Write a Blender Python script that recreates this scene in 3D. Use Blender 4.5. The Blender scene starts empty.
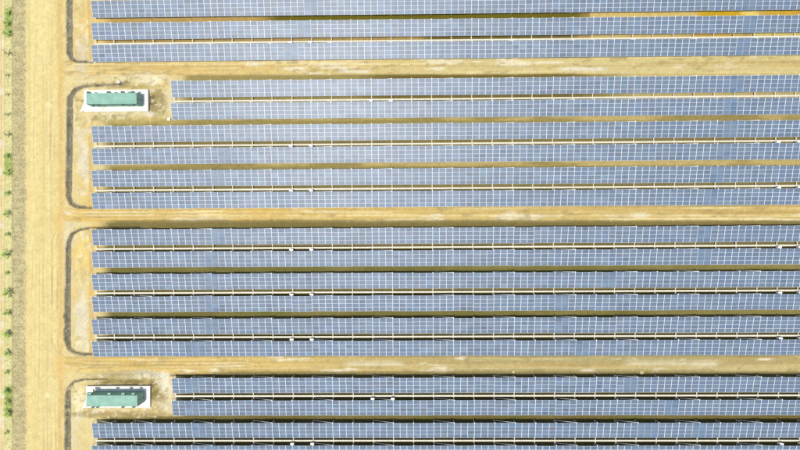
import bpy, math, random
import numpy as np
from mathutils import Vector, Matrix, Euler
random.seed(7); RNG = np.random.default_rng(11)
D2R = math.radians

# ------------------------------------------------------------------ camera, sky, sun, exposure
scene = bpy.context.scene
F_PX = 540.0                     # focal length for a frame 800 wide
H = 132.84                       # drone height in metres
PITCH, ROLL, YAW = 0.00703, 0.01436, -0.00586
def rotmat(a, b, c):
    ca, sa, cb, sb, cc, sc = math.cos(a), math.sin(a), math.cos(b), math.sin(b), math.cos(c), math.sin(c)
    return (np.array([[1, 0, 0], [0, ca, -sa], [0, sa, ca]]) @ np.array([[cb, 0, sb], [0, 1, 0], [-sb, 0, cb]])
            @ np.array([[cc, -sc, 0], [sc, cc, 0], [0, 0, 1]]))
RM = rotmat(PITCH, ROLL, YAW)
cam = bpy.data.objects.new('camera', bpy.data.cameras.new('camera'))
scene.collection.objects.link(cam); scene.camera = cam
cam.matrix_world = Matrix.Translation((0, 0, H)) @ Matrix([list(r) for r in RM]).to_4x4()
cam.data.sensor_width = 36.0; cam.data.lens = 36.0 * F_PX / 800.0
cam.data.clip_start = 1.0; cam.data.clip_end = 6000.0

SUN_EL, SUN_AZ = D2R(77), D2R(222)     # azimuth clockwise from north (+Y)
world = bpy.data.worlds.new('World'); scene.world = world; world.use_nodes = True
wn = world.node_tree.nodes; wl = world.node_tree.links
bg = wn['Background']; sky = wn.new('ShaderNodeTexSky'); sky.sky_type = 'NISHITA'; sky.sun_disc = False
sky.sun_elevation = SUN_EL; sky.sun_rotation = SUN_AZ; sky.dust_density = 2.0; sky.air_density = 1.0
wl.new(sky.outputs[0], bg.inputs[0]); bg.inputs[1].default_value = 0.15
sd = bpy.data.lights.new('sun', 'SUN'); sd.energy = 3.6; sd.angle = D2R(1.2); sd.color = (1.0, 0.955, 0.87)
sun = bpy.data.objects.new('sun', sd); scene.collection.objects.link(sun)
S = Vector((math.cos(SUN_EL) * math.sin(SUN_AZ), math.cos(SUN_EL) * math.cos(SUN_AZ), math.sin(SUN_EL)))
sun.rotation_euler = S.to_track_quat('Z', 'Y').to_euler(); sun.location = (0, 0, 60)
scene.view_settings.view_transform = 'Standard'; scene.view_settings.look = 'None'
scene.view_settings.exposure = 0.0; scene.view_settings.gamma = 1.0
scene.view_settings.use_curve_mapping = False
EXPK = 1.42                            # how bright a white ground shows; used to turn seen colours into base colours

# ------------------------------------------------------------------ helpers
COL = scene.collection
def s2l(c):
    c = np.asarray(c, dtype=float) / 255.0
    return np.where(c <= 0.04045, c / 12.92, ((c + 0.055) / 1.055) ** 2.4)
def seen(r, g, b):                     # base colour of something the sunlit photo shows as r,g,b
    return tuple(np.clip(s2l((r, g, b)) / EXPK, 0, 0.85))
def at(px, py, z=0.0):                 # survey: photo position -> point on the plane at height z
    d = RM @ np.array([px - 400.0, 225.0 - py, -F_PX]); t = (z - H) / d[2]
    return float(d[0] * t), float(d[1] * t)
def survey(X, Y):                      # ground position (arrays) -> survey coordinates
    P = np.stack([X, Y, np.full_like(X, -H)], -1) @ RM
    return 400 + F_PX * P[..., 0] / -P[..., 2], 225 - F_PX * P[..., 1] / -P[..., 2]
def tag(o, label=None, cat=None, group=None, kind=None):
    if label: o['label'] = label
    if cat: o['category'] = cat
    if group: o['group'] = group
    if kind: o['kind'] = kind
    return o
def empty(name, loc=(0, 0, 0), rz=0.0):
    o = bpy.data.objects.new(name, None); COL.objects.link(o); o.location = loc; o.rotation_euler = (0, 0, rz)
    o.empty_display_size = 0.2
    return o
class MB:                              # collects polygons, builds ONE mesh object
    def __init__(s): s.v = []; s.f = []; s.m = []; s.c = []
    def poly(s, pts, m=0, c=(1, 1, 1)):
        i = len(s.v); s.v += [tuple(p) for p in pts]; s.f.append(tuple(range(i, i + len(pts)))); s.m.append(m); s.c.append(c)
    def box(s, x0, x1, y0, y1, z0, z1, m=0, c=(1, 1, 1), M=None):
        p = [(x0, y0, z0), (x1, y0, z0), (x1, y1, z0), (x0, y1, z0), (x0, y0, z1), (x1, y0, z1), (x1, y1, z1), (x0, y1, z1)]
        if M is not None: p = [tuple(M @ Vector(q)) for q in p]
        i = len(s.v); s.v += p
        for f in ((0, 3, 2, 1), (4, 5, 6, 7), (0, 1, 5, 4), (1, 2, 6, 5), (2, 3, 7, 6), (3, 0, 4, 7)):
            s.f.append(tuple(i + k for k in f)); s.m.append(m); s.c.append(c)
    def bar(s, a, b, w, h=None, m=0):
        a = Vector(a); b = Vector(b); h = h or w; d = b - a; L = d.length
        q = d.to_track_quat('X', 'Z').to_matrix().to_4x4()
        s.box(0, L, -w / 2, w / 2, -h / 2, h / 2, m, M=Matrix.Translation(a) @ q)
    def tube(s, a, b, r0, r1, n=7, m=0):
        a = Vector(a); b = Vector(b); q = (b - a).to_track_quat('Z', 'Y'); i = len(s.v)
        for P, r in ((a, r0), (b, r1)):
            for k in range(n):
                t = 2 * math.pi * k / n; s.v.append(tuple(P + q @ Vector((r * math.cos(t), r * math.sin(t), 0))))
        for k in range(n):
            s.f.append((i + k, i + (k + 1) % n, i + n + (k + 1) % n, i + n + k)); s.m.append(m); s.c.append((1, 1, 1))
        s.f.append(tuple(i + n + k for k in range(n))); s.m.append(m); s.c.append((1, 1, 1))
        s.f.append(tuple(i + n - 1 - k for k in range(n))); s.m.append(m); s.c.append((1, 1, 1))
    def mesh(s, name, mats, color=False):
        me = bpy.data.meshes.new(name); me.from_pydata(s.v, [], s.f); me.update()
        for m in (mats if isinstance(mats, (list, tuple)) else [mats]): me.materials.append(m)
        me.polygons.foreach_set('material_index', np.array(s.m, dtype=np.int32))
        if color:
            a = me.attributes.new('tint', 'FLOAT_COLOR', 'FACE')
            a.data.foreach_set('color', np.array([list(c) + [1.0] for c in s.c], dtype=np.float32).ravel())
        return me
    def build(s, name, mats, parent=None, color=False):
        o = bpy.data.objects.new(name, s.mesh(name, mats, color)); COL.objects.link(o)
        if parent: o.parent = parent
        return o
def part(name, me, parent, loc=(0, 0, 0), rot=(0, 0, 0)):
    o = bpy.data.objects.new(name, me); COL.objects.link(o); o.parent = parent; o.location = loc; o.rotation_euler = rot
    return o

# ------------------------------------------------------------------ materials
def mat(name, col, rough=0.7, spec=0.3, metal=0.0, noise=0.12, scale=3.0, attr=None, bump=0.0, bscale=6.0, detail=4):
    m = bpy.data.materials.new(name); m.use_nodes = True; N = m.node_tree.nodes; L = m.node_tree.links
    b = N['Principled BSDF']; b.inputs['Roughness'].default_value = rough; b.inputs['Metallic'].default_value = metal
    b.inputs['Specular IOR Level'].default_value = spec
    tc = N.new('ShaderNodeTexCoord'); nz = N.new('ShaderNodeTexNoise'); nz.inputs['Scale'].default_value = scale
    nz.inputs['Detail'].default_value = detail; L.new(tc.outputs['Object'], nz.inputs['Vector'])
    mr = N.new('ShaderNodeMapRange'); L.new(nz.outputs['Fac'], mr.inputs['Value'])
    mr.inputs['From Min'].default_value = 0.25; mr.inputs['From Max'].default_value = 0.75
    mr.inputs['To Min'].default_value = 1 - noise; mr.inputs['To Max'].default_value = 1 + noise
    mx = N.new('ShaderNodeMix'); mx.data_type = 'RGBA'; mx.blend_type = 'MULTIPLY'; mx.inputs[0].default_value = 1.0
    if attr:
        a = N.new('ShaderNodeAttribute'); a.attribute_name = attr
        if col is None: L.new(a.outputs['Color'], mx.inputs[6])
        else:
            m2 = N.new('ShaderNodeMix'); m2.data_type = 'RGBA'; m2.blend_type = 'MULTIPLY'; m2.inputs[0].default_value = 1.0
            m2.inputs[6].default_value = (*col, 1); L.new(a.outputs['Color'], m2.inputs[7]); L.new(m2.outputs[2], mx.inputs[6])
    else: mx.inputs[6].default_value = (*col, 1)
    L.new(mr.outputs[0], mx.inputs[7]); L.new(mx.outputs[2], b.inputs['Base Color'])
    if bump:
        n2 = N.new('ShaderNodeTexNoise'); n2.inputs['Scale'].default_value = bscale; n2.inputs['Detail'].default_value = 5
        L.new(tc.outputs['Object'], n2.inputs['Vector'])
        bp = N.new('ShaderNodeBump'); bp.inputs['Strength'].default_value = bump; bp.inputs['Distance'].default_value = 0.2
        L.new(n2.outputs['Fac'], bp.inputs['Height']); L.new(bp.outputs[0], b.inputs['Normal'])
    return m
M_GROUND = mat('soil', None, 0.95, 0.1, noise=0.06, scale=2.6, attr='soil', bump=0.12, bscale=3.0, detail=8)
M_FAR = mat('far_soil', seen(205, 185, 125), 0.95, 0.1, noise=0.2, scale=0.15, bump=0.3, bscale=0.8)
M_GLASS = mat('solar_glass', (0.118, 0.162, 0.218), 0.44, 0.45, noise=0.16, scale=0.45, attr='tint')
M_ALU = mat('aluminium_frame', (0.64, 0.68, 0.71), 0.5, 0.4, noise=0.05, scale=2.0, attr='tint')
M_STEEL = mat('galvanised_steel', (0.74, 0.77, 0.74), 0.5, 0.4, metal=0.0, noise=0.1, scale=4.0)
M_TRAY = mat('cable_tray_cover', (0.62, 0.59, 0.46), 0.6, 0.3, noise=0.1, scale=1.5)
M_BOX = mat('white_enclosure', (0.85, 0.85, 0.83), 0.4, 0.4, noise=0.04)
M_MINT = mat('mint_paint', (0.225, 0.40, 0.31), 0.55, 0.3, noise=0.16, scale=0.9)
M_DKGREEN = mat('dark_green_paint', (0.05, 0.12, 0.10), 0.5, 0.3)
M_CONC = mat('white_concrete', (0.70, 0.68, 0.61), 0.9, 0.2, noise=0.14, scale=0.9)
M_DARK = mat('dark_brown', (0.13, 0.11, 0.09), 0.9, 0.1)
M_BLACKC = mat('cable_black', (0.05, 0.05, 0.05), 0.6, 0.3)
M_LEAF = mat('sapling_leaf', (0.46, 0.55, 0.16), 0.6, 0.3, noise=0.35, scale=5.0)
M_LEAF2 = mat('dry_leaf', (0.42, 0.42, 0.18), 0.7, 0.2, noise=0.3, scale=5.0)
M_BARK = mat('bark', (0.26, 0.22, 0.12), 0.9, 0.1)
M_GRASS = mat('grass_blade', (0.34, 0.42, 0.14), 0.8, 0.1, noise=0.4, scale=1.0)
M_WEED = mat('weed_blade', (0.13, 0.13, 0.035), 0.8, 0.1, noise=0.4, scale=1.0)
M_STRAW = mat('dry_straw', (0.38, 0.34, 0.21), 0.9, 0.1, noise=0.5, scale=1.0)
M_STONE = mat('pale_stone', (0.70, 0.66, 0.52), 0.9, 0.2, noise=0.15, scale=2.0)

# ------------------------------------------------------------------ rows of panels: measured layout
PIT, DR, Y0, ZL, DZ, DEP, OB, X0, SP = 5.45695, 3.49546, 52.45653, 1.168, 0.831, 3.850, 0.886, -72.43, 4.9039
ROWS = list(range(19))
def sec(r): return (r >= 3) + (r >= 9) + (r >= 15)
def ylow(r): return Y0 - PIT * r - DR * sec(r)
def first_bay(r): return 3 if r in (3, 4, 15, 16) else -1
LAST_BAY = 36
TILT = math.atan2(DZ, DEP); SLOPE = math.hypot(DZ, DEP)
MW, MH = SP / 3.0, SLOPE / 4.0

# ------------------------------------------------------------------ ground: one height and soil-colour survey, cut into the places it shows
def vnoise(X, Y, sx, sy, seed):
    r = np.random.default_rng(seed); U = X / sx + 1000.3; V = Y / sy + 1000.7
    G = r.random((256, 256)); i = np.floor(U).astype(int); j = np.floor(V).astype(int); u = U - i; v = V - j
    u = u * u * (3 - 2 * u); v = v * v * (3 - 2 * v); g = lambda a, b: G[a % 256, b % 256]
    return (g(i, j) * (1 - u) + g(i + 1, j) * u) * (1 - v) + (g(i, j + 1) * (1 - u) + g(i + 1, j + 1) * u) * v
def fbm(X, Y, sx, sy, seed, n=3):
    t = 0; w = 0
    for k in range(n): t = t + vnoise(X, Y, sx / 2 ** k, sy / 2 ** k, seed + 17 * k) * 0.6 ** k; w += 0.6 ** k
    return t / w
def sst(a, b, x): t = np.clip((x - a) / (b - a), 0, 1); return t * t * (3 - 2 * t)
def band(x, a, b, s=1.0): return sst(a - s, a + s, x) * (1 - sst(b - s, b + s, x))
GX0, GX1, GY0, GY1, ST = -112.0, 118.0, -66.0, 66.0, 0.28
nx = int((GX1 - GX0) / ST) + 1; ny = int((GY1 - GY0) / ST) + 1
xs = np.linspace(GX0, GX1, nx); ys = np.linspace(GY0, GY1, ny)
X, Y = np.meshgrid(xs, ys); PX, PY = survey(X, Y)
C = np.zeros(X.shape + (3,)); Z = np.zeros(X.shape)
def blend(mask, col, k=1.0):
    m = np.clip(mask * k, 0, 1)[..., None]; C[:] = C * (1 - m) + np.array(seen(*col)) * m
wob = (fbm(X, Y, 6, 6, 5) - 0.5) * 5; wob2 = (fbm(X, Y, 2.0, 2.0, 9) - 0.5) * 3
hx = PX + wob * 0.6 + wob2 * 0.4; hy = PY + wob * 0.3 + wob2 * 0.3
C[:] = np.array(seen(226, 208, 148))
blend(fbm(X, Y, 7, 7, 21) > 0.62, (228, 214, 178), 0.5)
blend(sst(0.5, 0.75, fbm(X, Y, 5, 9, 22)), (230, 200, 118), 0.7)
# soil in the panel field, section by section
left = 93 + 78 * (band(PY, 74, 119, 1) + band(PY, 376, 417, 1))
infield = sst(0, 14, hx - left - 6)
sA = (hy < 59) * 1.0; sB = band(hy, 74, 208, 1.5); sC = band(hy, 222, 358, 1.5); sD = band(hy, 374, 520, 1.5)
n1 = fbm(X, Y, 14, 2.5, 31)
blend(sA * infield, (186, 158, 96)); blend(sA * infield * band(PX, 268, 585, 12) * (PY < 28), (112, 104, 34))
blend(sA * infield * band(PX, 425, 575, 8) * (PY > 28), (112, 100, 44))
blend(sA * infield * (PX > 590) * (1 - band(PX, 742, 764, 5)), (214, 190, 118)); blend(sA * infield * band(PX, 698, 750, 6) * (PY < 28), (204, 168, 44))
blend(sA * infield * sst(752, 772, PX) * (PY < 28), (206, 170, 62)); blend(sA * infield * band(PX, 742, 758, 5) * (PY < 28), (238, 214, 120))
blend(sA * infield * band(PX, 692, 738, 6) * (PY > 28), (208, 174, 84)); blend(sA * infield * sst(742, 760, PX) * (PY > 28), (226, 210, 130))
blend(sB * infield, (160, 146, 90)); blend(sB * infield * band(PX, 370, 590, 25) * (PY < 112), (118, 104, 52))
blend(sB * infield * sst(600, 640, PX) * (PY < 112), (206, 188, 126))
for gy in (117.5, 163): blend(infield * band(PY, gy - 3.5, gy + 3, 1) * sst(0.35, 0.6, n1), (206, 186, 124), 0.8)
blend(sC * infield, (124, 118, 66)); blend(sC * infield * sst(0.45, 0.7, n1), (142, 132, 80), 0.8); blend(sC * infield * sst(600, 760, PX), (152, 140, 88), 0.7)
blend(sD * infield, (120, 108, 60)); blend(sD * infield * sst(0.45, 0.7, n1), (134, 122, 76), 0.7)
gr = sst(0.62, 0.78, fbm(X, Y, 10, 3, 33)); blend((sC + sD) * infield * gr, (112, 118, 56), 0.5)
# darker soil colour blended along the gaps between the paired rows
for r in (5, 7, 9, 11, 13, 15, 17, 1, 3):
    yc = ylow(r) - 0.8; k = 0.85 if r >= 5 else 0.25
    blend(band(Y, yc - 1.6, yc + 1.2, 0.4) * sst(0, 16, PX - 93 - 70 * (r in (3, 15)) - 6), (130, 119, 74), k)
# horizontal dirt roads
def road(y0, y1, x0, cA, cB, seed, slant=0.0):
    yy = PY + (fbm(X, Y, 12, 12, seed) - .5) * 1.6 + slant * (PX - 400); m = band(yy, y0, y1, 1.0) * sst(x0 - 8, x0 + 8, PX)
    t = sst(150, 520, PX)[..., None]; col = np.array(seen(*cA)) * (1 - t) + np.array(seen(*cB)) * t
    C[:] = C * (1 - m[..., None]) + col * m[..., None]
    st = fbm(X, Y, 40, 0.9, seed + 3, 3); blend(m * sst(0.5, 0.72, st), (240, 222, 160), 0.75 - .4 * (seed == 303))
    st = fbm(X, Y, 55, 0.7, seed + 5, 3); blend(m * sst(0.52, 0.75, st), (186, 156, 92), 0.65)
    pp = sst(0.60, 0.74, fbm(X, Y, 9, 1.3, seed + 7, 4)); blend(m * pp, (240, 232, 198), 0.85)
    pp = sst(0.62, 0.75, fbm(X, Y, 3, 1.0, seed + 8, 3)); blend(m * pp, (170, 152, 104), 0.6)
    return m
rd1 = road(58, 74, 62, (222, 194, 124), (212, 196, 136), 101, 0.006)
rd2 = road(206.8, 220.6, 62, (226, 192, 108), (214, 190, 122), 202, 0.003)
rd3 = road(356.5, 372.5, 62, (226, 196, 120), (182, 168, 116), 303)
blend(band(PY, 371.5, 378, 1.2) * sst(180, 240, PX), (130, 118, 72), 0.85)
blend(band(hy, 220, 228, 1) * sst(92, 120, PX), (132, 118, 70), 0.8)  # panel row's shadow along the road edge, painted darker into the soil colour
blend(band(hx, 346, 402, 6) * band(hy, 361, 366, 1.5) + band(hx, 690, 718, 5) * band(hy, 360, 367, 2) + band(hx, 625, 690, 8) * band(hy, 361, 365, 2), (224, 216, 178), 0.8)
blend(band(hx, 340, 370, 4) * band(hy, 70, 73, 1) + band(hx, 560, 605, 6) * band(hy, 67, 71, 1), (232, 224, 196), 0.8)
for ty, tw in ((209.8, .8), (213.5, .8), (217.3, .6), (362.2, .7), (366.6, .7), (66, .8)):   # wheel ruts
    blend(band(PY + (fbm(X, Y, 30, 30, int(ty)) - .5) * 2, ty - tw, ty + tw, 0.5) * sst(68, 100, PX), (190, 156, 86), 0.45)
for ty, x0, x1 in ((211.8, 85, 420), (214.9, 85, 300), (218.9, 600, 800), (208.4, 690, 740), (219.2, 745, 800)):
    blend(band(PY + (fbm(X, Y, 20, 20, 7) - .5) * 1.5, ty - .6, ty + .6, 0.4) * band(PX, x0, x1, 12) * sst(.35, .6, fbm(X, Y, 8, 3, 8)), (246, 234, 178), 0.9)
# container compounds
def blob(cx, cy, rx, ry, s=0.35, wk=1.0):
    d = np.sqrt(((hx + wob2 * wk - cx) / rx) ** 2 + ((hy + wob2 * wk - cy) / ry) ** 2); return 1 - sst(1 - s, 1 + s, d)
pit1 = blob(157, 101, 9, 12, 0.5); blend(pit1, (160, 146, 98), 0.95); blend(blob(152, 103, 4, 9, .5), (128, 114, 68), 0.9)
blend(blob(122, 83.5, 9, 3.4, .4), (150, 136, 96), 0.9); blend(blob(138, 86, 16, 2.4, .5), (190, 168, 96), 0.8); blend(blob(100, 86, 22, 1.8, .5), (168, 152, 106), 0.8)
blend(blob(152, 79, 16, 5, .6), (246, 234, 190), 0.85); blend(blob(120, 115, 30, 3, .6), (222, 214, 168), 0.7); blend(blob(150, 114, 5, 3, .5), (230, 222, 196), 0.8)
blend(blob(140, 121, 45, 3.2, .6), (200, 180, 110), 0.7)
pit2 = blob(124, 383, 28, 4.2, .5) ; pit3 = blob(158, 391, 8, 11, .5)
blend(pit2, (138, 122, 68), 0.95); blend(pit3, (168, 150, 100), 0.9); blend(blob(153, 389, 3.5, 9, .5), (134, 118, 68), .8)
blend(blob(146, 375, 20, 3.6, .6) + blob(165, 384, 5, 10, .6), (246, 238, 208), 0.9); blend(blob(125, 374, 30, 3.6, .6), (186, 172, 128), 0.7)
blend(blob(80, 402, 6, 14, .6), (246, 234, 184), 0.8); blend(blob(163, 407, 8, 7, .6) * sst(.4, .6, fbm(X, Y, 1.2, 1.2, 77)), (226, 212, 170), 0.8)
blend(blob(120, 415, 50, 3.2, .5), (166, 148, 94), 0.8); blend(blob(103, 412, 18, 2, .6), (196, 150, 100), 0.5)
blend(blob(82, 55, 6, 18, .6, 2), (214, 206, 186), 0.6); blend(blob(84, 150, 5, 32, .5, 2) * sst(.4, .65, fbm(X, Y, 2, 5, 55)), (224, 218, 196), 0.7)
blend(blob(82, 320, 6, 30, .5, 2), (228, 220, 194), 0.6); blend(blob(82, 255, 7, 22, .6, 2), (238, 212, 132), .7)
blend(band(hx, 88.5, 93, .8) * ((PY < 60) + band(PY, 118, 208, 1) + band(PY, 226, 356, 1)), (214, 178, 106), 0.7)
cmp_ = band(hx, 74, 168, 2) * (band(hy, 77, 121, 1.5) + band(hy, 374, 418, 1.5))
dg = fbm(X, Y, 1.6, .8, 141, 4); blend(cmp_ * sst(.50, .62, dg), (188, 170, 118), .65); blend(cmp_ * sst(.60, .70, fbm(X, Y, 1.3, .9, 143, 4)), (242, 232, 196), .7)
blend(cmp_ * sst(.66, .74, fbm(X, Y, .9, .7, 145, 3)), (150, 134, 92), .6); Z += cmp_ * (dg - .5) * .35
be = band(hx, 74, 92, 2) * ((PY < 60) + band(PY, 118, 208, 1) + band(PY, 226, 356, 1)); blend(be * sst(.55, .7, fbm(X, Y, 1.1, 1.6, 147, 4)), (208, 186, 128), .6)
blend(be * sst(.58, .7, fbm(X, Y, 1.2, 2.2, 149, 4)), (240, 230, 194), .6)
# the wide service road on the left, its worn shoulder, stubble strip and planted strip
m = band(hx, 24, 61, 1.2); blend(m, (231, 211, 143)); blend(m * sst(.45, .7, fbm(X, Y, 0.8, 40, 61)), (238, 224, 164), .45)
blend(m * sst(.5, .75, fbm(X, Y, 0.7, 60, 63)), (220, 202, 138), .6); blend(m * sst(.55, .75, fbm(X, Y, 3, 14, 64)), (230, 212, 150), .4)
blend(band(hx, 27, 33, 2) * sst(.5, .75, fbm(X, Y, 4, 10, 68)), (236, 210, 138), .5)
blend(band(hx, 58, 62.5, 1.2), (218, 186, 116), .75); blend(band(hx, 61, 64, 1), (226, 196, 126), .6)
blend(band(hx, 52, 66, 3) * (band(PY, 207, 232, 6) + band(PY, 355, 378, 6) + .7 * band(PY, 62, 78, 6)), (228, 196, 122), .6)
m = band(hx + wob2 * 1.2, 12.2, 25, 2.2); blend(m, (214, 201, 148)); blend(m * sst(.42, .7, fbm(X, Y, 2.2, .5, 71, 3)), (172, 160, 114), .6); blend(m * sst(.5, .7, fbm(X, Y, 5, 8, 72)), (206, 190, 136), .5)
m = 1 - sst(10.8, 13.6, PX + wob2 * 1.0); blend(m, (232, 218, 158)); blend(m * band(PX + wob2 * .5, 5, 12, 1), (228, 219, 158), .7)
blend(m * band(PX, 5, 12, .8) * sst(.4, .65, fbm(X, Y, 1.5, 4, 74)), (212, 206, 138), .45)
gsp = m * band(PX, 5, 12.5, 1) * (band(PY, 8, 36, 4) + band(PY, 154, 176, 4) + band(PY, 386, 416, 4)); blend(gsp, (180, 194, 90), .7)
blend(band(PX + wob2 * .2, 3.6, 4.6, .4), (206, 172, 118), .8); blend(band(PX + wob2 * .2, .6, 1.6, .4), (210, 170, 124), .8); blend(band(PX, 11.8, 13, .4), (158, 146, 84), .6)
blend(m * (PX < 4) * sst(.55, .7, fbm(X, Y, 3, 2, 75)), (236, 226, 200), .6)
def pline(pts):
    dm = np.full(X.shape, 999.0); qx = PX + (fbm(X, Y, 9, 9, 151) - .5) * 2.4; qy = PY + (fbm(X, Y, 9, 9, 152) - .5) * 2.4
    for (xa, ya), (xb, yb) in zip(pts[:-1], pts[1:]):
        L2 = (xb - xa) ** 2 + (yb - ya) ** 2; t = np.clip(((qx - xa) * (xb - xa) + (qy - ya) * (yb - ya)) / L2, 0, 1)
        dm = np.minimum(dm, np.hypot(qx - xa - t * (xb - xa), qy - ya - t * (yb - ya)))
    return dm
def arc(x0, y0, y1, k):          # wheel track turning from the service road into a side road
    sg = 1 if y1 > y0 else -1; R = abs(y1 - y0); p = [(x0, y0 - sg * 70), (x0, y0)]
    for q in range(1, 7): a = q / 6 * math.pi / 2; p.append((x0 + k * R * (1 - math.cos(a)), y0 + sg * R * math.sin(a)))
    p.append((x0 + k * R + 160, y1)); return p
for p in (arc(50, 190, 211, 1.6), arc(55, 193, 214.5, 1.3), arc(52, 340, 361, 1.6), arc(58, 343, 364.5, 1.3), arc(50, 395, 368, 1.5), arc(55, 392, 365, 1.3),
          arc(52, 46, 63, 1.6), arc(57, 49, 66, 1.3), arc(51, 90, 70, 1.4), arc(52, 245, 217, 1.3), arc(57, 242, 214, 1.2)):
    brk = sst(.3, .55, fbm(X, Y, 6, 6, 153)); d = pline(p); blend((1 - sst(.4, 1.0, d)) * brk, (198, 168, 100), .55); blend(band(d, 1.1, 1.8, .3) * brk, (242, 228, 172), .4)
for x0, sd_ in ((33, 1), (38.5, 2), (43, 3), (47, 4), (52.5, 5)):
    d = np.abs(PX - x0 + (fbm(X, Y, 60, 60, 160 + sd_) - .5) * 7); brk = sst(.4, .65, fbm(X, Y, 5, 22, 170 + sd_))
    blend((1 - sst(.4, 1.0, d)) * brk, (206, 182, 118), .45); blend(band(d, 1.0, 2.0, .4) * brk, (240, 226, 170), .3); Z -= .015 * (1 - sst(.3, 1.0, d)) * brk
# drainage ditches
DITCH = [[(69.5, -40, 3.3), (69.5, 52, 3.3), (71.5, 58, 2.2), (76, 61, 1.5), (84, 62, 1.2), (93, 62.3, 1.0)],
         [(122, 84, 1.0), (100, 85, 1.0), (84, 86.5, 1.3), (75, 90, 2.2), (70, 98, 3.0), (69.5, 150, 3.4), (68.7, 196, 3.0), (71, 203, 2.0), (77, 207, 1.5), (92, 207.8, 1.1)],
         [(140, 227.6, .8), (92, 227.8, .9), (80, 229.5, 1.1), (72, 234, 1.8), (68.5, 243, 2.7), (67.5, 340, 3.3), (69, 348, 2.4), (75, 352.5, 1.8), (82, 354, 1.5), (92, 354.4, 1.2)],
         [(108, 379, .6), (84, 379.5, .9), (74, 381.5, 1.3), (69, 388, 2.2), (68, 396, 3.1), (67.5, 500, 3.3)]]
ditch_id = np.zeros(X.shape, int)
for k, pts in enumerate(DITCH):
    dm = np.full(X.shape, 99.0)
    for (xa, ya, wa), (xb, yb, wb) in zip(pts[:-1], pts[1:]):
        L2 = (xb - xa) ** 2 + (yb - ya) ** 2; t = np.clip(((PX - xa) * (xb - xa) + (PY - ya) * (yb - ya)) / L2, 0, 1)
        d = np.hypot(PX - xa - t * (xb - xa), PY - ya - t * (yb - ya)) / (wa + t * (wb - wa)); dm = np.minimum(dm, d)
    dd = dm + wob2 * (0.16 + .22 * (np.abs(PX - 69) > 5))
    mk = 1 - sst(0.75, 1.15, dd); blend(mk, (138, 132, 112), .94); blend(mk * sst(.45, .7, fbm(X, Y, .7, .9, 81 + k)), (112, 104, 84), .7)
    blend(mk * sst(.62, .75, fbm(X, Y, .8, .8, 85 + k)), (176, 166, 130), .7)
    ditch_id[dm < 1.0] = k + 1
    Z -= 0.55 * (1 - sst(0.2, 1.05, dm)); Z += 0.10 * band(dm, 1.1, 1.9, .25)
blend(blob(67, 36, 3.5, 2, .4), (196, 178, 134), .8); blend(blob(66.5, 411, 3.5, 2.4, .4), (200, 182, 140), .8); blend(blob(67, 389, 4, 2, .4), (206, 190, 148), .8)
# heights: gentle unevenness, pits beside the pads, spoil heaps
Z += ((fbm(X, Y, 5, 5, 91) - .5) * .12 + (fbm(X, Y, 1.2, 1.2, 92) - .5) * .05) * (1 - .75 * band(PX, 25, 62, 3))
Z -= .45 * pit1 + .4 * pit2 + .35 * pit3
Z += .25 * blob(163, 384, 5, 7, .6) + .2 * blob(148, 376, 14, 3, .6)
C *= (0.90 + 0.20 * fbm(X, Y, .9, .9, 95, 2))[..., None]; C *= (0.86 + 0.28 * RNG.random(X.shape) * 1.0)[..., None] ** 0.6
C = np.clip(C, 0.01, 0.8)

Zone = np.zeros(X.shape, int)                               # 0 ground
PXc, PYc = PX, PY
Zone[(PXc > 25) & (PXc < 63)] = 1
Zone[(PXc >= 12.5) & (PXc <= 25)] = 2
Zone[PXc < 13] = 3
Zone[(PXc >= 63) & (PYc > 58) & (PYc < 74.5)] = 4
Zone[(PXc >= 63) & (PYc > 208) & (PYc < 221)] = 5
Zone[(PXc >= 63) & (PYc > 357) & (PYc < 372)] = 6
for k in range(4): Zone[ditch_id == k + 1] = 7 + k
zf = Zone[:-1, :-1]
NAMES = {0: 'ground', 1: 'service_road', 2: 'stubble_verge', 3: 'field', 4: 'dirt_road', 5: 'dirt_road', 6: 'dirt_road',
         7: 'drainage_ditch', 8: 'drainage_ditch', 9: 'drainage_ditch', 10: 'drainage_ditch'}
idx = np.arange(nx * ny).reshape(ny, nx)
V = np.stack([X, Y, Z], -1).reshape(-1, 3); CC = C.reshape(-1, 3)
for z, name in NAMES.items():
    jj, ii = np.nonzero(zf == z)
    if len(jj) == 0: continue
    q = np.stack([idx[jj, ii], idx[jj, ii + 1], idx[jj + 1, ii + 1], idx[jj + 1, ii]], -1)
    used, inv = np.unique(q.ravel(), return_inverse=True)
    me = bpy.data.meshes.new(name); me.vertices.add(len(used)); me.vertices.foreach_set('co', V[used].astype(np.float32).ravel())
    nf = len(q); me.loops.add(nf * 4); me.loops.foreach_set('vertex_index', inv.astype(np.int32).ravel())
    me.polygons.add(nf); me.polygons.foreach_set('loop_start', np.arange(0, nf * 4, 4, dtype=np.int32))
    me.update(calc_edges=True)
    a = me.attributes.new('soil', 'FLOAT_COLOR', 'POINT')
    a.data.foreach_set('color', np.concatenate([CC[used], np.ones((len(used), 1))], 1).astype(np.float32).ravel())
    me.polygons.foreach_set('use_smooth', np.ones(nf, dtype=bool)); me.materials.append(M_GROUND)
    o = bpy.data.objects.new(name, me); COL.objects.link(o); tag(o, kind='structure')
def zg(x, y):
    i = min(max(int((x - GX0) / (GX1 - GX0) * (nx - 1)), 0), nx - 1); j = min(max(int((y - GY0) / (GY1 - GY0) * (ny - 1)), 0), ny - 1)
    return float(Z[j, i])
far = MB(); R_ = 1500
for x0, x1, y0, y1 in ((-R_, R_, GY1, R_), (-R_, R_, -R_, GY0), (-R_, GX0, GY0, GY1), (GX1, R_, GY0, GY1)):
    far.poly([(x0, y0, 0), (x1, y0, 0), (x1, y1, 0), (x0, y1, 0)])
tag(far.build('terrain', M_FAR), kind='structure')

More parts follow.
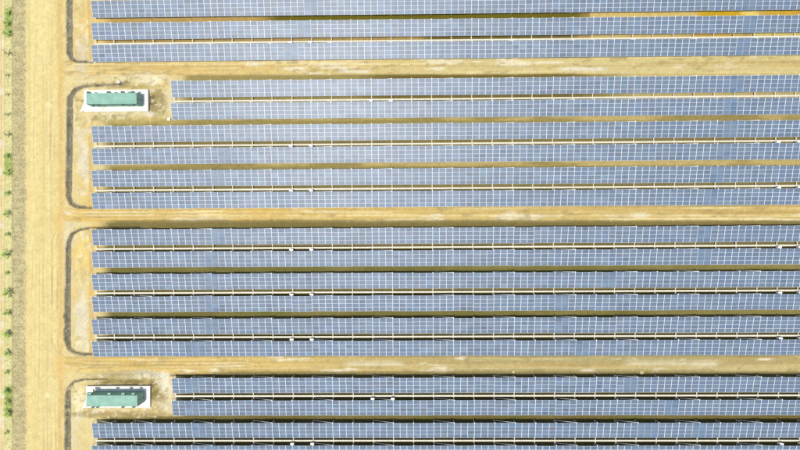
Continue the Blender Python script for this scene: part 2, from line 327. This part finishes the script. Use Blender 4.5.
# ------------------------------------------------------------------ solar rows
FADED = {0: (311, 747), 1: (304, 745), 2: (294, 737), 3: (731,), 4: (724,), 5: (725,), 6: (228, 719), 7: (222, 713), 8: (706,), 9: (218, 698),
         10: (212, 698), 11: (212, 606), 12: (213, 560), 13: (212, 562), 14: (198, 580), 15: (193, 628), 16: (193, 666), 17: (203, 645, 698), 18: (215, 632)}
def module_geo(mb, M, tint, faded):
    w, h, t = MW / 2 - 0.005, MH / 2 - 0.004, 0.04
    fx, fy = 0.050, 0.029
    ft = (0.50, 0.58, 0.68) if faded else (1, 1, 1)
    P = lambda x, y, z: tuple(M @ Vector((x, y, z)))
    o = [P(-w, -h, t), P(w, -h, t), P(w, h, t), P(-w, h, t)]; b = [P(-w, -h, 0), P(w, -h, 0), P(w, h, 0), P(-w, h, 0)]
    i = [P(-w + fx, -h + fy, t - .003), P(w - fx, -h + fy, t - .003), P(w - fx, h - fy, t - .003), P(-w + fx, h - fy, t - .003)]
    mb.poly(i, 0, tint)
    for k in range(4):
        n = (k + 1) % 4; mb.poly([o[k], o[n], i[n], i[k]], 1, ft); mb.poly([b[k], b[n], o[n], o[k]], 1, ft)
    mb.poly([b[3], b[2], b[1], b[0]], 1, (.6, .6, .6))
def rtint():
    k = random.gauss(1.0, 0.07); h = random.gauss(0, .042); g = random.gauss(0, .022)
    return (k * (1 + h), k * (1 + g), k * (1 - h * .6))
MODS = []
for f in (False, True):
    L_ = []
    for k in range(14):
        mb = MB(); module_geo(mb, Matrix.Identity(4), rtint() if not f else tuple(c * 1.06 for c in rtint()), f); L_.append(mb.mesh('solar_module', [M_GLASS, M_ALU], True))
    MODS.append(L_)
def slopept(s, n=0.0):    # point at distance s up the slope from the low edge, n above it: (y, z)
    return s * math.cos(TILT) - n * math.sin(TILT), ZL + s * math.sin(TILT) + n * math.cos(TILT)
mb = MB(); mb.bar((0, 0, 0), (0, SLOPE - .1, 0), .07, .10); ME_RAFTER = mb.mesh('rafter', M_STEEL)
yr, zr = slopept(SLOPE); YREAR = yr + 0.06
mb = MB(); mb.tube((0, 0, -.3), (0, 0, zr + .02), .05, .05, 8); mb.box(-.10, .10, -.10, .10, zr + .02, zr + .04); ME_REAR = mb.mesh('rear_post', M_STEEL)
yf, zf_ = slopept(.45); YFRONT = yf
mb = MB(); mb.tube((0, 0, -.3), (0, 0, zf_ - .28), .06, .06, 8); ME_FRONT = mb.mesh('front_post', M_STEEL)
mb = MB(); mb.bar((0, 0, .25), (SP, -.05, zr - .15), .09, .06); mb.bar((0, .07, .55), (SP, .02, zr - .05), .05, .05); ME_BRACE = mb.mesh('brace', M_STEEL)
mb = MB(); mb.box(-.10, .10, .15, YREAR + .07, .02, .16); ME_SILL = mb.mesh('base_beam', M_TRAY)
ORD = ['', 'first', 'second', 'third', 'fourth', 'fifth', 'sixth', 'seventh', 'eighth', 'ninth', 'tenth', 'eleventh', 'twelfth', 'thirteenth',
       'fourteenth', 'fifteenth', 'sixteenth', 'seventeenth', 'eighteenth', 'nineteenth']
ROWLAB = {
 0: 'topmost row of blue solar panels, cut by the top edge of the view',
 1: 'second panel row from the top, its south side along the uppermost cable tray',
 2: 'long panel row bordering the north side of the uppermost dirt road',
 3: 'shorter panel row bordering the south side of the uppermost dirt road, beside upper green container',
 4: 'shorter panel row with a small white box at its left corner, below upper container level',
 5: 'first full length panel row below the upper green container',
 6: 'second full length panel row below the upper green container',
 7: 'third full length panel row below the upper green container',
 8: 'long panel row bordering the north side of the middle dirt road',
 9: 'long panel row bordering the south side of the middle dirt road',
 10: 'second panel row below the middle dirt road',
 11: 'third panel row below the middle dirt road',
 12: 'fourth panel row below the middle dirt road',
 13: 'fifth panel row below the middle dirt road',
 14: 'long panel row bordering the north side of the lowest dirt road',
 15: 'shorter panel row bordering the south side of the lowest dirt road, beside lower green container',
 16: 'shorter panel row to the right of lower container, second below the lowest dirt road',
 17: 'first full length panel row below the lower green container',
 18: 'bottommost panel row, mostly cut off by the bottom edge of the view'}
for r in ROWS:
    b0 = first_bay(r); xw = X0 + b0 * SP; nb = LAST_BAY - b0; yl = ylow(r)
    root = empty('solar_panel_row', (xw, yl, 0)); tag(root, ROWLAB[r], 'solar panels', 'rows of solar panels in the solar farm')
    rnd = random.Random(100 + r); stuffmb = MB(); ncol = nb * 3
    px_of = lambda x: survey(np.array(x), np.array(yl + 1.9))[0]
    pxs = [float(survey(np.array(xw + (c + .5) * MW), np.array(yl + 1.9))[0]) for c in range(ncol)]
    inview = [c for c in range(ncol) if pxs[c] < 795]
    # the hundred modules nearest the drone that are whole in the view are parts, the rest one part
    single = set(inview[-25:])
    dz = [min(max(rnd.gauss(0, .024), -.05), .06) for _ in range(nb + 2)]; dt = [min(max(rnd.gauss(0, .006), -.012), .012) for _ in range(nb + 2)]; dy = [rnd.gauss(0, .015 + .012 * (r > 8)) for _ in range(nb + 2)]
    for c in range(ncol):
        u = c / 3; k = int(u); a = (dz[k] * (1 - u + k) + dz[k + 1] * (u - k)); tl = TILT + dt[k] + rnd.gauss(0, .002)
        fd = any(abs(pxs[c] - f) < 6.9 for f in FADED.get(r, ()))
        for q in range(4):
            s = (q + .5) * MH; y, z = slopept(s, .0)
            y += dy[k]; z += a + (s - SLOPE / 2) * (tl - TILT)
            loc = ((c + .5) * MW, y, z); t = rnd.randrange(14)
            if c in single:
                part('solar_module', MODS[fd][t], root, loc, (tl, 0, 0))
            else:
                module_geo(stuffmb, Matrix.Translation(loc) @ Matrix.Rotation(tl, 4, 'X'), tuple(v * (1.06 if fd else 1) for v in rtint()), fd)
    o = stuffmb.build('solar_module', [M_GLASS, M_ALU], root, True); tag(o, kind='stuff')
    for s in (.35, 1.5, 2.5, SLOPE - .25):
        y, z = slopept(s, -.17); mb = MB(); mb.bar((0.02, y, z), (nb * SP - .02, y, z), .07, .08); mb.build('purlin', M_STEEL, root)
    y, z = slopept(0.06, -.27)
    for k in range(nb + 1):
        xk = min(max(k * SP, .06), nb * SP - .06)
        part('rafter', ME_RAFTER, root, (xk, y, z), (TILT, 0, 0))
        part('front_post', ME_FRONT, root, (xk, YFRONT, 0)); part('rear_post', ME_REAR, root, (xk, YREAR, 0)); part('base_beam', ME_SILL, root, (xk, 0, 0))
        if k < nb and ((b0 + k) % 3 == 1 or b0 + k == -1): part('brace', ME_BRACE, root, (k * SP, YREAR, 0))

# ------------------------------------------------------------------ cable trays between the paired rows
TRAYLAB = {1: 'cream cable tray in the narrow gap above the panel row at the uppermost dirt road',
 3: 'cream cable tray between the two shorter panel rows beside the upper container',
 5: 'cream cable tray between first and second full length rows below the upper container',
 7: 'cream cable tray in the gap just above the last panel row before the middle road',
 9: 'cream cable tray in the first gap below the middle dirt road',
 11: 'cream cable tray between third and fourth panel rows below the middle dirt road',
 13: 'cream cable tray in the gap just above the last panel row before the lowest road',
 15: 'cream cable tray between the two shorter panel rows beside the lower container',
 17: 'bottommost cream cable tray, just above the cut off panel row'}
GAP = PIT - DEP
mb = MB(); mb.box(-.10, .10, -GAP + .10, .12, .60, .66); mb.box(-.035, .035, -OB - .04, -OB + .04, -.2, .60); ME_ARM = mb.mesh('cross_arm', M_TRAY)
for r, lab in TRAYLAB.items():
    b0 = first_bay(r); xw = X0 + b0 * SP; nb = LAST_BAY - b0
    root = empty('cable_tray', (xw, ylow(r), 0)); tag(root, lab, 'cable tray', 'cable trays between paired panel rows')
    L_ = nb * SP; w = .19
    mb = MB(); mb.box(.3, L_, -OB - w, -OB + w, .662, .68); mb.box(.3, L_, -OB - w, -OB - w + .02, .68, .76); mb.box(.3, L_, -OB + w - .02, -OB + w, .68, .76)
    mb.build('channel', M_TRAY, root)
    mb = MB(); x = .3
    while x < L_ - .1:
        x2 = min(x + 3.0, L_); mb.box(x + .006, x2 - .006, -OB - w - .012, -OB + w + .012, .762 + random.random() * .006, .785 + random.random() * .01); x = x2
    mb.build('cover', M_TRAY, root)
    for k in range(nb + 1): part('cross_arm', ME_ARM, root, (min(max(k * SP, .36), L_ - .06), 0, 0))
# ------------------------------------------------------------------ combiner boxes on the posts
mb = MB(); mb.box(-.40, .40, -.14, .14, 0, .80); mb.box(-.44, .44, -.17, .20, .80, .83); ME_CB = mb.mesh('enclosure', M_BOX)
mb = MB(); mb.box(-.34, .34, 0, .015, .04, .74); ME_CBD = mb.mesh('door', M_BOX)
mb = MB(); mb.box(-.02, .02, 0, .03, -.06, .06); ME_CBH = mb.mesh('handle', M_BLACKC)
CBN = {1: (9, 10), 3: (13, 14), 5: (9, 10, 33, 34), 7: (9, 10, 33, 34), 9: (9, 10, 33, 34), 11: (9, 10, 33, 34), 13: (9, 10, 33, 34), 15: (13, 14), 17: (9, 10, 33, 34)}
WHERE = {1: 'topmost cable tray', 3: 'tray level with the upper container', 5: 'first cable tray below the upper container', 7: 'cable tray next above the middle road',
 9: 'first cable tray below the middle road', 11: 'second cable tray below the middle road', 13: 'cable tray next above the lowest road',
 15: 'tray level with the lower container', 17: 'bottommost cable tray'}
for r, ns in CBN.items():
    for n in ns:
        x = X0 + n * SP; y = ylow(r + 1) + YREAR + .24; 
        root = empty('combiner_box', (x - .1, y, 1.02))
        side = {9: 'left box of left centre pair, ', 10: 'right box of left centre pair, ', 13: 'left box of white pair, ', 14: 'right box of white pair, ',
                33: 'white box near right edge, ', 34: 'white box at very right edge, '}[n]
        tag(root, side + WHERE[r], 'electrical box', 'white combiner boxes along the cable trays')
        part('enclosure', ME_CB, root); d = part('door', ME_CBD, root, (0, .14, 0)); part('handle', ME_CBH, d, (.27, .015, .4))

# ------------------------------------------------------------------ the two container stations on white pads
def station(roof, padpx, apron, ztop_pad, lab, padlab, hoodmat, hk=1.0):
    (ax, ay), (bx, by) = roof
    zt = ztop_pad + 2.98 * hk
    x0, y1 = at(ax, ay, zt); x1, y0 = at(bx, by, zt); cx, cy = (x0 + x1) / 2, (y0 + y1) / 2; Lh, Wh = 6.05, 1.26
    qx0, qy1 = at(padpx[0], padpx[1], ztop_pad); qx1, qy0 = at(padpx[2], padpx[3], ztop_pad)
    pad = empty('concrete_pad', ((qx0 + qx1) / 2, (qy0 + qy1) / 2, 0)); tag(pad, padlab, 'concrete pad', 'white concrete pads under the containers')
    ox, oy = pad.location.x, pad.location.y
    mb = MB(); mb.box(qx0 - ox, qx1 - ox, qy0 - oy, qy1 - oy, -.8, ztop_pad - .06); mb.build('base', M_CONC, pad)
    mb = MB(); mb.box(qx0 - ox - .05, qx1 - ox + .05, qy0 - oy - .05, qy1 - oy + .05, ztop_pad - .058, ztop_pad); mb.build('slab', M_CONC, pad)
    mb = MB(); mb.box(cx - Lh - .55 - ox, cx - Lh - .12 - ox, cy - Wh - oy, cy + Wh + .5 - oy, ztop_pad + .002, ztop_pad + .03); mb.build('dark_strip', M_DARK, pad)  # thin dark strip laid on the slab, west of the container
    mb = MB(); ap = [(*[a - b for a, b in zip(at(px, py, .2), (ox, oy))], ztop_pad * k) for px, py, k in apron]
    mb.poly([(p[0], p[1], p[2]) for p in ap]); lo = [(p[0], p[1], -.7) for p in ap]
    for k in range(len(ap)): n = (k + 1) % len(ap); mb.poly([ap[k], lo[k], lo[n], ap[n]])
    mb.build('ramp', M_CONC, pad)
    t = empty('shipping_container', (cx, cy, ztop_pad)); t.scale.z = hk; tag(t, lab, 'container', 'green container stations beside the service road')
    # corrugated walls
    mb = MB(); zb, zt_ = .12, .12 + 2.82; pitch = .28
    def wall(p, d, n, L):
        k = 0; u = 0
        pts = []
        while u < L:
            pts += [(u, 0), (min(u + .09, L), 0), (min(u + .14, L), -.04), (min(u + .23, L), -.04)]; u += pitch
        pts.append((L, 0))
        for (u0, e0), (u1, e1) in zip(pts[:-1], pts[1:]):
            A = (p[0] + d[0] * u0 + n[0] * e0, p[1] + d[1] * u0 + n[1] * e0); B = (p[0] + d[0] * u1 + n[0] * e1, p[1] + d[1] * u1 + n[1] * e1)
            mb.poly([(*A, zb), (*B, zb), (*B, zt_), (*A, zt_)])
    wall((-Lh, -Wh + .03), (1, 0), (0, -1), 2 * Lh); wall((Lh, Wh - .03), (-1, 0), (0, 1), 2 * Lh); wall((Lh - .03, -Wh), (0, 1), (1, 0), 2 * Wh)
    wall((-Lh + .03, Wh), (0, -1), (-1, 0), 2 * Wh)
    mb.build('wall', M_MINT, t)
    mb = MB()
    for sx in (-1, 1):
        for sy in (-1, 1): mb.box(sx * Lh - .08, sx * Lh + .08, sy * Wh - .08, sy * Wh + .08, 0, 2.98)
    for sy in (-1, 1): mb.box(-Lh + .082, Lh - .082, sy * Wh - .06, sy * Wh + .06, 0, .14); mb.box(-Lh + .082, Lh - .082, sy * Wh - .06, sy * Wh + .06, 2.86, 2.965)
    for sx in (-1, 1): mb.box(sx * Lh - .06, sx * Lh + .06, -Wh + .082, Wh - .082, 0, .14); mb.box(sx * Lh - .06, sx * Lh + .06, -Wh + .082, Wh - .082, 2.86, 2.965)
    mb.build('frame', M_MINT, t)
    mb = MB(); x = -Lh + .06
    while x < Lh - .1:
        w = min(.30, Lh - .06 - x); zz = 2.93
        mb.poly([(x, -Wh + .06, zz), (x + w * .5, -Wh + .06, zz), (x + w * .5, Wh - .06, zz), (x, Wh - .06, zz)])
        mb.poly([(x + w * .5, -Wh + .06, zz), (x + w * .6, -Wh + .06, zz + .018), (x + w * .6, Wh - .06, zz + .018), (x + w * .5, Wh - .06, zz)])
        mb.poly([(x + w * .6, -Wh + .06, zz + .018), (x + w * .9, -Wh + .06, zz + .018), (x + w * .9, Wh - .06, zz + .018), (x + w * .6, Wh - .06, zz + .018)])
        mb.poly([(x + w * .9, -Wh + .06, zz + .018), (x + w, -Wh + .06, zz), (x + w, Wh - .06, zz), (x + w * .9, Wh - .06, zz + .018)]); x += w
    mb.build('roof', M_MINT, t)
    for px in (220, 380, 490, 570):
        hx_ = -Lh + (px - 213) / 392 * 2 * Lh
        w = .34 if px != 220 or hoodmat is M_DKGREEN else .6
        mb = MB(); mb.box(hx_ - w, hx_ + w, Wh + .07, Wh + .50, 2.05, 2.65); mb.box(hx_ - w - .04, hx_ + w + .04, Wh + .07, Wh + .56, 2.652, 2.70); mb.build('vent_hood', hoodmat, t)
    for px in (255, 292, 490, 575):
        hx_ = -Lh + (px - 213) / 392 * 2 * Lh
        mb = MB(); mb.box(hx_ - .26, hx_ + .26, -Wh - .42, -Wh - .07, 2.3, 2.82); mb.box(hx_ - .30, hx_ + .30, -Wh - .48, -Wh - .07, 2.822, 2.86); mb.build('vent_hood', M_DKGREEN, t)
    for sy in (-1, 1):        # cargo doors in the east end
        d = MB(); d.box(Lh + .01, Lh + .05, min(sy * .04, sy * 1.16), max(sy * .04, sy * 1.16), .16, 2.82); dd = d.build('door', M_MINT, t)
        g = MB(); g.tube((Lh + .08, sy * .35, .2), (Lh + .08, sy * .35, 2.78), .025, .025, 6); g.tube((Lh + .08, sy * .85, .2), (Lh + .08, sy * .85, 2.78), .025, .025, 6); g.build('locking_bar', M_STEEL, dd)
station(((86.8, 93.1), (136.0, 103.8)), (84.0, 90.2, 147.8, 111.0), [(79.8, 111.5, .15), (84.3, 111.1, .95), (84.3, 103, .95)], .55,
        'upper mint green container on a white pad, below the uppermost dirt road', 'white concrete pad under the upper green container', M_DKGREEN)
station(((86.8, 395.6), (137.1, 406.3)), (86.3, 386.4, 149.8, 407.4), [(82.0, 408.0, .15), (86.6, 407.6, .95), (86.6, 398, .95)], .55,
        'lower mint green container on a white pad, below the lowest dirt road', 'white concrete pad under the lower green container', M_MINT, 1.16)

# ------------------------------------------------------------------ small concrete things
def handhole(px, py, s, h, label, cat='manhole', grp=None, name='cable_manhole', m=M_CONC):
    x, y = at(px, py); z = zg(x, y); t = empty(name, (x, y, z), random.uniform(-.2, .2)); tag(t, label, cat, grp)
    mb = MB(); mb.box(-s, s, -s, s, -.2, h); mb.build('collar', m, t)
    mb = MB(); mb.box(-s * .72, s * .72, -s * .72, s * .72, h + .002, h + .05); mb.build('lid', m, t)
M_PALE2 = mat('weathered_lid', seen(205, 198, 150), .9, .1)
M_PALE = mat('pale_lid', seen(240, 228, 170), .9, .1)
handhole(169.3, 119.4, .38, .35, 'small white junction box at the lower left corner of a shorter panel row', 'box')
handhole(119.3, 82.3, .30, .40, 'small white box in the dug soil above the upper container', 'box')
handhole(641.5, 372.7, .42, .12, 'pale square manhole on lowest dirt road, right of centre', 'manhole', m=M_PALE2)
handhole(513.3, 371.8, .34, .12, 'pale square manhole on lowest dirt road, right below centre, left of its twin', 'manhole', m=M_PALE2)
handhole(48.8, 105.0, .62, .03, 'faint square lid in the wide service road, level with the upper container', 'manhole', m=M_PALE)
handhole(48.2, 395.0, .62, .03, 'faint square lid in the wide service road, level with the lower container', 'manhole', m=M_PALE)

# ------------------------------------------------------------------ saplings on the planted strip
def crown(seed, n, R, leafw, tips):
    rr = random.Random(seed); mb = MB()
    for k in range(n):
        a = 2 * math.pi * k / n + rr.uniform(-.3, .3); L = R * rr.uniform(.55, 1.1); w = leafw * rr.uniform(.7, 1.2); z0 = rr.uniform(.7, .95); lift = rr.uniform(.3, .8)
        pts = []
        for s in range(6):
            t = s / 5; d = L * t; pts.append((math.cos(a) * d, math.sin(a) * d, z0 + lift * math.sin(t * 2.4) * 1.0 - .25 * t * t))
            a += rr.uniform(-.06, .06)
        for s in range(5):           # leaflets along the frond
            p, q = Vector(pts[s]), Vector(pts[s + 1]); d = (q - p).normalized(); sd_ = Vector((-d.y, d.x, 0))
            for sg in (-1, 1):
                for j in range(2):
                    o_ = p.lerp(q, (j + rr.random()) / 2); l = w * (1.25 - .18 * s) * rr.uniform(.6, 1.2)
                    tip = o_ + (sd_ * sg + d * .6).normalized() * l + Vector((0, 0, rr.uniform(-.15, .1)))
                    mb.poly([o_ - d * .05, o_ + d * .10, tip], 0)
                    if s == 0: mb.poly([o_ + Vector((0, 0, .12)), o_ + d * .25 + Vector((0, 0, .16)), o_ + (tip - o_) * .8 + Vector((0, 0, .18))], 0)
                    if rr.random() < .6: mb.poly([o_ + Vector((0, 0, .03)), o_ + d * .14 + Vector((0, 0, .02)), tip + d * .12 + Vector((0, 0, .05))], 0)
    return mb
CROWNS = [(crown(1, 13, 1.35, .38, 1).mesh('crown', M_LEAF)), crown(2, 11, 1.2, .34, 1).mesh('crown', M_LEAF), crown(3, 15, 1.5, .40, 1).mesh('crown', M_LEAF),
          crown(4, 6, 1.1, .20, 0).mesh('crown', M_LEAF2), crown(5, 7, 1.25, .18, 0).mesh('crown', M_LEAF2)]
mb = MB(); mb.tube((0, 0, -.1), (.03, 0, .7), .06, .04, 6); mb.tube((.03, 0, .68), (.02, .05, .8), .04, .015, 6); TRUNK = mb.mesh('trunk', M_BARK)
SAP = [(14, 0), (24, 1), (34, 2), (54, 3), (75.5, 4), (95, 3), (115, 4), (135, 3), (156, 1), (173, 2), (193.5, 1), (214, 0), (234.4, 1), (254, 0), (273, 1), (293, 0), (312.6, 1),
       (333.6, 2), (352.5, 0), (372, 1), (391, 2), (402, 0), (413, 2), (432, 1)]
POS = {0: 'leafy green sapling nearest the top edge, first on the left strip', 3: 'sparse dry sapling just below the top green clump on the left strip',
       23: 'lone green sapling nearest the bottom left corner'}
for k, (py, v) in enumerate(SAP):
    x, y = at(8.2 + random.uniform(-.6, .8), py); t = empty('sapling', (x, y, zg(x, y)), random.uniform(0, 6.28))
    s = random.uniform(.62, 1.15); t.scale = (s, s, s)
    n = k + 1; word = ORD[n] if n < 20 else ['twentieth', 'twenty first', 'twenty second', 'twenty third', 'twenty fourth'][n - 20]
    tag(t, POS.get(k, ('sparse dry' if v > 2 else 'leafy green') + ' sapling on the far left strip, ' + word + ' from the top'), 'sapling', 'saplings along the planted strip')
    part('trunk', TRUNK, t); part('crown', CROWNS[v], t)

# ------------------------------------------------------------------ loose plants, straw and stones (uncountable)
def blades(name, n, sampler, L, w, m, label, cat, up=.5, tri=True):
    mb = MB(); rr = random.Random(hash(label) % 1 + len(label)); k = 0
    while k < n:
        x, y, ok = sampler(rr)
        if not ok: continue
        k += 1; a = rr.uniform(0, 6.28); l = L * rr.uniform(.5, 1.4); z = zg(x, y); ww = w * rr.uniform(.6, 1.3)
        dx, dy = math.cos(a), math.sin(a)
        mb.poly([(x - dy * ww, y + dx * ww, z - .02), (x + dy * ww, y - dx * ww, z - .02), (x + dx * l, y + dy * l, z + up * rr.uniform(.1, 1) * l)])
    o = mb.build(name, m); tag(o, label, cat, None, 'stuff'); return o
def samp_px(x0, x1, y0, y1, keep=None):
    def f(rr):
        px, py = rr.uniform(x0, x1), rr.uniform(y0, y1)
        if keep and not keep(px, py, rr): return 0, 0, False
        return (*at(px, py), True)
    return f
blades('stubble', 6000, samp_px(12.5, 25.5, -15, 465), .42, .045, M_STRAW, 'dry cut stubble covering the strip left of the service road', 'stubble', .4)
blades('dead_stalks', 2200, samp_px(12.0, 26.5, -15, 465), .55, .05, mat('dead_stalk', (0.24, 0.21, 0.12), .9, .1, noise=.4), 'darker broken stalks lying in the strip beside the service road', 'stalks', .25)
blades('grass', 5200, samp_px(4.5, 12.8, -15, 465, lambda px, py, rr: rr.random() < (1.0 if (8 < py < 36 or 154 < py < 176 or 386 < py < 416) else .09)), .34, .05, M_GRASS,
       'patchy green grass between the saplings on the left edge', 'grass', .6)
gapsY = []
def weedsamp(rr):
    r = rr.choice((4, 6, 9, 10, 10, 11, 12, 12, 13, 14, 15, 15, 16, 16, 17)); x = rr.uniform(X0 + (3 if r in (15,) else 0) * SP + 2, 104)
    y = ylow(r) - rr.uniform(0, GAP + .2) if r not in (14,) else ylow(r) - rr.uniform(3.6, 5.2)
    if r == 4: y = ylow(4) - rr.uniform(0, 1.5)
    return x, y, float(vnoise(np.array(x), np.array(y), 6.0, 2.0, 44)) > rr.random() * .9
blades('weeds', 15000, weedsamp, .26, .04, M_WEED, 'low olive weeds growing in the gaps between the panel rows', 'weeds', .7)
mb = MB(); rr = random.Random(5)
def stone(x, y, s):
    z = zg(x, y); n = 6; a0 = rr.random() * 6; ring = [(x + s * rr.uniform(.7, 1.2) * math.cos(a0 + k * 1.047), y + s * rr.uniform(.6, 1.1) * math.sin(a0 + k * 1.047), z - .02) for k in range(n)]
    top = (x + rr.uniform(-.3, .3) * s, y, z + s * .6)
    for k in range(n): mb.poly([ring[k], ring[(k + 1) % n], top])
for _ in range(900):
    t = rr.random()
    if t < .45: px, py = rr.uniform(64, 800), rr.choice((rr.gauss(66, 3.5), rr.gauss(364, 3), rr.gauss(209, 1.5), rr.gauss(219, 1.2)))
    elif t < .8: px, py = rr.uniform(64, 75), rr.uniform(-5, 455)
    else: px, py = rr.uniform(74, 168), rr.choice((rr.uniform(76, 88), rr.uniform(112, 121), rr.uniform(375, 385), rr.uniform(408, 417)))
    stone(*at(px, py), rr.uniform(.05, .16))
tag(mb.build('loose_stones', M_STONE), 'pale loose stones scattered over the dirt roads and ditches', 'stones', None, 'stuff')
